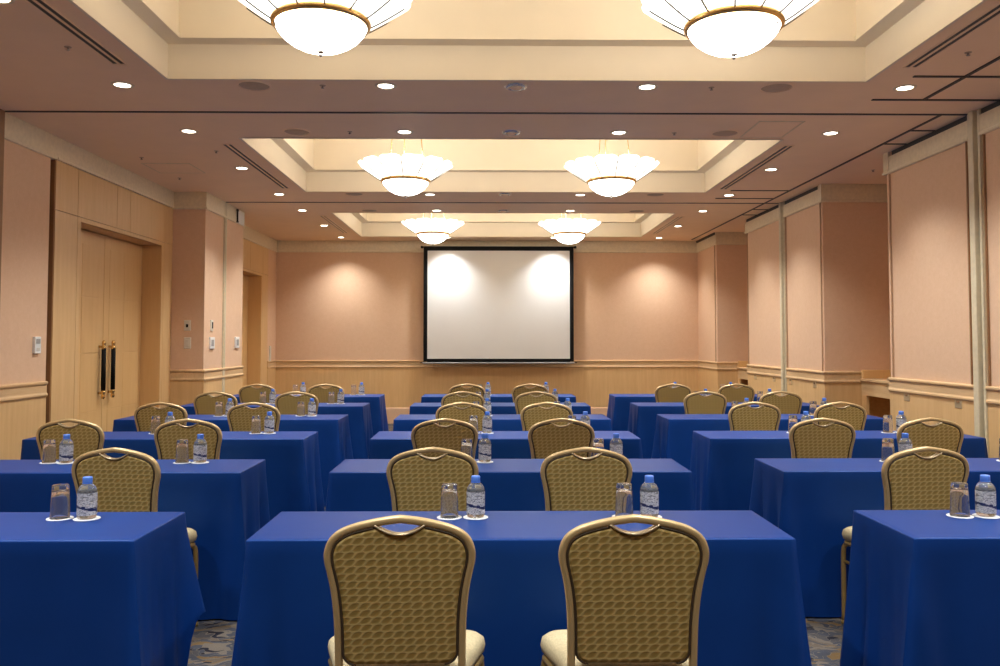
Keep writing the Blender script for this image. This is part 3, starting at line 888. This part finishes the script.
# ------------------------------------------------------------------ banquet chairs
def make_chair():
    r = empty('banquet_chair')
    sh = lambda z: (.905 - z) * .13                    # recline of the back
    half = [(0, .8895), (.055, .882), (.118, .8675), (.156, .852), (.1805, .831), (.1925, .800), (.1925, .772), (.187, .746), (.178, .70), (.172, .65), (.1685, .595), (.1675, .53), (.1675, .455)]
    right = spline([Vector((x, z, 0)) for x, z in half], 4)
    full = [Vector((-p.x, p.y, 0)) for p in reversed(right)][:-1] + list(right)
    path = [Vector((p.x, sh(p.y), p.y)) for p in full]
    mb = MB(); mb.tube(path, .0110, .0130, n=12, up=(0, 1, 0), power=.72)
    fr = mb.build('back_frame', M['frame'], r)
    # upholstered back panel: outline inside the frame, crescent hand hold at the top
    inner = []
    for k, p in enumerate(right):
        a = right[max(k - 1, 0)]; b = right[min(k + 1, len(right) - 1)]
        t = (b - a).normalized(); n = Vector((t.y, -t.x, 0))
        q = p + n * .0125 if n.x < 0 or n.y < 0 else p - n * .0125
        q = p + Vector((-abs(t.y), -abs(t.x), 0)) * .0125
        inner.append(q)
    hx = .066
    top = [q for q in inner if q.x > hx]
    def dip(x): return .8455 + .0265 * (abs(x) / hx) ** 2.0
    outl = []
    for i in range(9):
        x = hx * i / 9
        outl.append((x, dip(x)))
    for q in top:
        if q.y > .515: outl.append((q.x, q.y))
    wb = .155
    for i in range(7):
        a = i / 6 * PI / 2
        outl.append((wb - .035 * (1 - math.cos(a)), .513 - .035 * math.sin(a)))
    outl.append((0, .4775))
    poly = outl + [(-x, z) for x, z in reversed(outl[1:-1])]
    # grid-free prism with a soft edge
    def inset(poly, d):
        n = len(poly); out = []
        for i in range(n):
            a = Vector(poly[i - 1]); p = Vector(poly[i]); b = Vector(poly[(i + 1) % n])
            e1 = (p - a).normalized(); e2 = (b - p).normalized()
            nn = (Vector((e1.y, -e1.x)) + Vector((e2.y, -e2.x)))
            if nn.length < 1e-6: nn = Vector((e2.y, -e2.x))
            nn.normalize(); q = p + nn * d
            out.append((q.x, q.y))
        return out
    rings = [(inset(poly, .010), -.0135), (inset(poly, .004), -.0115), (poly, -.006), (poly, .012), (inset(poly, .004), .020), (inset(poly, .012), .026)]
    n = len(poly); vs, fs = [], []
    for pl, off in rings:
        vs += [(x, sh(z) + off, z) for x, z in pl]
    for k in range(len(rings) - 1):
        for i in range(n):
            j = (i + 1) % n
            fs.append((k * n + i, k * n + j, k * n + n + j, k * n + n + i))
    mb = MB()
    mb.add(vs, fs, 0, True)
    mb.add(vs[:n], [tuple(range(n))], 0, False); mb.add(vs[-n:], [tuple(range(n))], 0, False)
    bk = mb.build('backrest', M['weave'], r)
    # dark piping between the frame and the panel
    outer = [(x, z) for x, z in outl[9:-1]]
    mb = MB(); mb.tube([Vector((x, sh(z) - .009, z)) for x, z in outer], .0042, n=6)
    mb.tube([Vector((-x, sh(z) - .009, z)) for x, z in outer], .0042, n=6)
    mb.build('piping', M['seam'], bk)
    # trim of the hand hold
    mb = MB(); mb.tube([Vector((hx * 1.02 * i / 10, sh(.85) - .002, dip(hx * i / 10) + .002)) for i in range(-10, 11)], .0042, .016, n=8, up=(0, 1, 0), power=.8)
    mb.build('hand_hold_trim', M['grip'], r)
    # seat cushion
    mb = MB()
    def so(t, inset, z):
        out = []
        hw0, hw1, y0, y1, rc = .180 - inset, .234 - inset, .055 + inset, .355 - inset, .05
        for (sx, yc, hw, a0) in [(1, y0, hw0, -PI / 2), (1, y1, hw1, 0), (-1, y1, hw1, PI / 2), (-1, y0, hw0, PI)]:
            for i in range(6):
                a = a0 + i / 5 * PI / 2
                cx = sx * (hw - rc); cyy = yc + rc if yc == y0 else yc - rc
                out.append((cx + rc * math.cos(a), cyy + rc * math.sin(a), z))
        return out
    rr = [so(0, .012, .408), so(0, 0, .416), so(0, -.004, .435), so(0, 0, .456), so(0, .014, .470), so(0, .045, .482), so(0, .10, .488)]
    n = len(rr[0]); vs = sum(rr, []); fs = []
    for k in range(len(rr) - 1):
        for i in range(n):
            j = (i + 1) % n; fs.append((k * n + i, k * n + j, k * n + n + j, k * n + n + i))
    fs.append(tuple(reversed(range(n)))); fs.append(tuple(range((len(rr) - 1) * n, len(rr) * n)))
    mb.add(vs, fs, 0, True)
    mb.build('seat', M['seat'], r)
    # seat frame ring
    ring = [Vector((x, y, .397)) for x, y, z in so(0, .010, 0)]; ring.append(ring[0])
    mb = MB(); mb.tube(ring, .011, .010, n=8, up=(0, 0, 1), caps=False); mb.build('seat_frame', M['legm'], r)
    for sx in (-1, 1):
        mb = MB(); mb.tube(spline([(sx * .208, .295, .393), (sx * .219, .321, .385), (sx * .225, .332, .35), (sx * .226, .333, .20), (sx * .227, .333, .012)], 4), .0115, n=10, up=(1, .3, 0)); mb.lathe([(.014, 0), (.014, .016), (.012, .018)], 10, (sx * .227, .333, 0))
        mb.build('leg', M['legm'], r)
        mb = MB(); mb.tube(spline([(sx * .1675, sh(.458), .458), (sx * .1675, sh(.40) - .004, .40), (sx * .175, .045, .25), (sx * .185, .005, .012)], 4), .0118, n=10, up=(1, .3, 0)); mb.lathe([(.014, 0), (.014, .016), (.012, .018)], 10, (sx * .185, .005, 0))
        mb.build('leg', M['legm'], r)
        mb = MB(); mb.tube([(sx * .173, .052, .29), (sx * .226, .333, .305)], .0075, n=8, up=(0, 0, 1)); mb.build('stretcher', M['legm'], r)
    return r

CHX = {(0, 'centre'): [-.246, .398]}
default = {'left': [-2.555, -1.835], 'centre': [-.25, .435], 'right': [2.02, 2.705]}
meas = {(1, 'left'): [-1.682], (1, 'centre'): [-.258, .437], (1, 'right'): [1.98],
        (2, 'left'): [-2.594, -1.876], (2, 'centre'): [-.278, .444], (2, 'right'): [2.066, 2.744],
        (3, 'left'): [-2.57, -1.85], (3, 'centre'): [-.215, .444], (3, 'right'): [2.07, 2.743],
        (4, 'left'): [-2.60, -1.84], (4, 'centre'): [-.252, .441], (4, 'right'): [2.045, 2.76],
        (5, 'left'): [-2.59, -1.835], (5, 'centre'): [-.252, .449], (5, 'right'): [2.04, 2.745]}
CHX.update(meas)
CHY = [2.30, 3.765, 5.165, 6.54, 7.94, 9.33]
CHF = [1, 1, 1.004, 1.01, 1.01, 1.011]
chair0 = make_chair(); used = False
for rI in range(6):
    for cI in ('left', 'centre', 'right'):
        xs = CHX.get((rI, cI), [])
        for k, x in enumerate(xs):
            if rI > 1 and cI == 'left': x += .022
            x *= CHF[rI]
            o_scale = (1.018, .99, .992)
            o = chair0 if not used else copy_tree(chair0); used = True
            o.location = (x, CHY[rI] + random.uniform(-.008, .008), 0); o.rotation_euler = (0, 0, random.uniform(-.012, .012) if rI else [.03, -.005][k])
            if rI == 1 and cI != 'centre': o.rotation_euler.z = -.11 if cI == 'left' else .09
            o.scale = o_scale
            if rI == 0: o.location.y = CHY[0]
            col = {'left': 'left hand', 'centre': 'centre', 'right': 'right hand'}[cI]
            if len(xs) == 2: pl = ('left chair' if k == 0 else 'right chair') + ' at the %s row %s table' % (ORD[rI], col)
            else: pl = ('aisle side chair') + ' at the %s row %s table' % (ORD[rI], col)
            tag(o, 'gold woven back banquet chair, ' + pl, 'chair', 'gold banquet chairs at the conference tables')

# ------------------------------------------------------------------ glasses, bottles and coasters
def make_glass():
    mb = MB()   # upturned tumbler standing on its rim, thick base on top
    out = [(.0315, .0), (.0312, .004), (.0300, .03), (.0285, .07), (.0270, .108), (.0262, .1145), (.024, .117), (.0, .117)]
    inn = [(.0, .1005), (.0225, .0985), (.0252, .094), (.0273, .07), (.0289, .03), (.0303, .002), (.0309, .0)]
    mb.lathe(out + inn + [out[0]], 28, cap0=False, cap1=False)
    mb.v = [(x * 1.08, y * 1.08, z * 1.03) for x, y, z in mb.v]
    return mb.build('drinking_glass', M['glass'])
def make_bottle():
    r = empty('water_bottle')
    mb = MB()
    mb.lathe([(0, .002), (.026, 0), (.0315, .003), (.0335, .010), (.0335, .024), (.0325, .027), (.0335, .030), (.0335, .088), (.0330, .092), (.0335, .096), (.0318, .106), (.026, .116), (.018, .1235), (.0135, .127), (.0130, .134), (0, .134)], 28)
    mb.build('bottle_body', M['water'], r)
    mb = MB(); mb.lathe([(.0340, .014), (.0340, .094)], 28, cap0=False, cap1=False); mb.build('label', M['label'], r)
    mb = MB(); mb.lathe([(.0165, .1275), (.0170, .130), (.0168, .146), (.0155, .1495), (0, .150)], 20); mb.lathe([(.0178, .1262), (.0178, .1275), (.0138, .1275), (.0138, .1262)], 20, cap0=False, cap1=False); mb.build('cap', M['cap'], r)
    return r
def make_coaster():
    mb = MB(); mb.lathe([(0, 0), (.045, 0), (.0460, .0008), (.0460, .0022), (.0445, .003), (.0, .003)], 28, cap0=False, cap1=False)
    return mb.build('coaster', M['white'])
g0, b0, c0 = make_glass(), make_bottle(), make_coaster()
seq = [0, 0, 0]
def first_or_copy(k, proto):
    seq[k] += 1
    return proto if seq[k] == 1 else copy_tree(proto)
GX = {}
for rI in range(6):
    GX[(rI, 'left')] = [-2.345, -1.645]; GX[(rI, 'centre')] = [-.118, .58]; GX[(rI, 'right')] = [2.15, 2.825]
GX[(0, 'left')] = [-1.573]; GX[(0, 'centre')] = [-.148, .497]; GX[(0, 'right')] = [1.745]
GX[(1, 'right')] = [2.145, 2.795]; GX[(3, 'right')] = [2.146, 2.83]
for (rI, cI), xs in GX.items():
    for k, x in enumerate(xs):
        y = ROW_Y[rI] + .338
        col = {'left': 'left hand', 'centre': 'centre', 'right': 'right hand'}[cI]
        where = '%s row %s table' % (ORD[rI], col)
        if len(xs) == 2: where += ', left seat' if k == 0 else ', right seat'
        jx, jy = random.uniform(-.006, .006), random.uniform(-.008, .008)
        if rI == 0: jx = jy = 0
        ga = (x + jx, y + jy); bb = (x + jx + .097 + random.uniform(-.004, .004), y - .002 + random.uniform(-.006, .006))
        for (p, what) in ((ga, 'glass'), (bb, 'bottle')):
            o = first_or_copy(2, c0); o.location = (p[0], p[1], ZT)
            tag(o, 'round white paper coaster under the %s on the %s' % (what, where), 'coaster', 'white paper coasters on the tables')
        o = first_or_copy(0, g0); o.location = (ga[0], ga[1], ZT + .003)
        tag(o, 'clear upturned tumbler on a white coaster on the %s' % where, 'glass', 'upturned tumblers on the tables')
        o = first_or_copy(1, b0); o.location = (bb[0], bb[1], ZT + .003); o.rotation_euler = (0, 0, random.uniform(-.5, .5))
        tag(o, 'small water bottle with blue cap on the %s' % where, 'bottle', 'water bottles on the tables')

# ------------------------------------------------------------------ world, camera, colour management
w = bpy.data.worlds.new('world'); sc.world = w; w.use_nodes = True
w.node_tree.nodes['Background'].inputs[0].default_value = (.02, .018, .015, 1)
w.node_tree.nodes['Background'].inputs[1].default_value = .2

FPX, PITCH = 830.0, math.radians(2.4)
cyp = 341 - FPX * math.tan(PITCH)
yaw = math.atan((500 - 489.7) / FPX * math.cos(PITCH))
cam = bpy.data.cameras.new('camera'); co = bpy.data.objects.new('camera', cam); COL.objects.link(co)
cam.sensor_fit = 'HORIZONTAL'; cam.sensor_width = 36; cam.lens = FPX / 1000 * 36
cam.shift_x = 0; cam.shift_y = -(333 - cyp) / 1000
cam.clip_start = .05; cam.clip_end = 100
co.location = (0, 0, 1.37); co.rotation_euler = (PI / 2 + PITCH, 0, -yaw)
sc.camera = co

sc.view_settings.view_transform = 'Standard'
try: sc.view_settings.look = 'None'
except Exception: pass
sc.view_settings.exposure = 0.17; sc.view_settings.gamma = 1.0
sc.view_settings.use_curve_mapping = False
sc.cycles.use_denoising = True
sc.cycles.max_bounces = 10; sc.cycles.diffuse_bounces = 5; sc.cycles.glossy_bounces = 4; sc.cycles.transmission_bounces = 10; sc.cycles.transparent_max_bounces = 12
sc.cycles.caustics_reflective = False; sc.cycles.caustics_refractive = False
sc.cycles.sample_clamp_indirect = 6
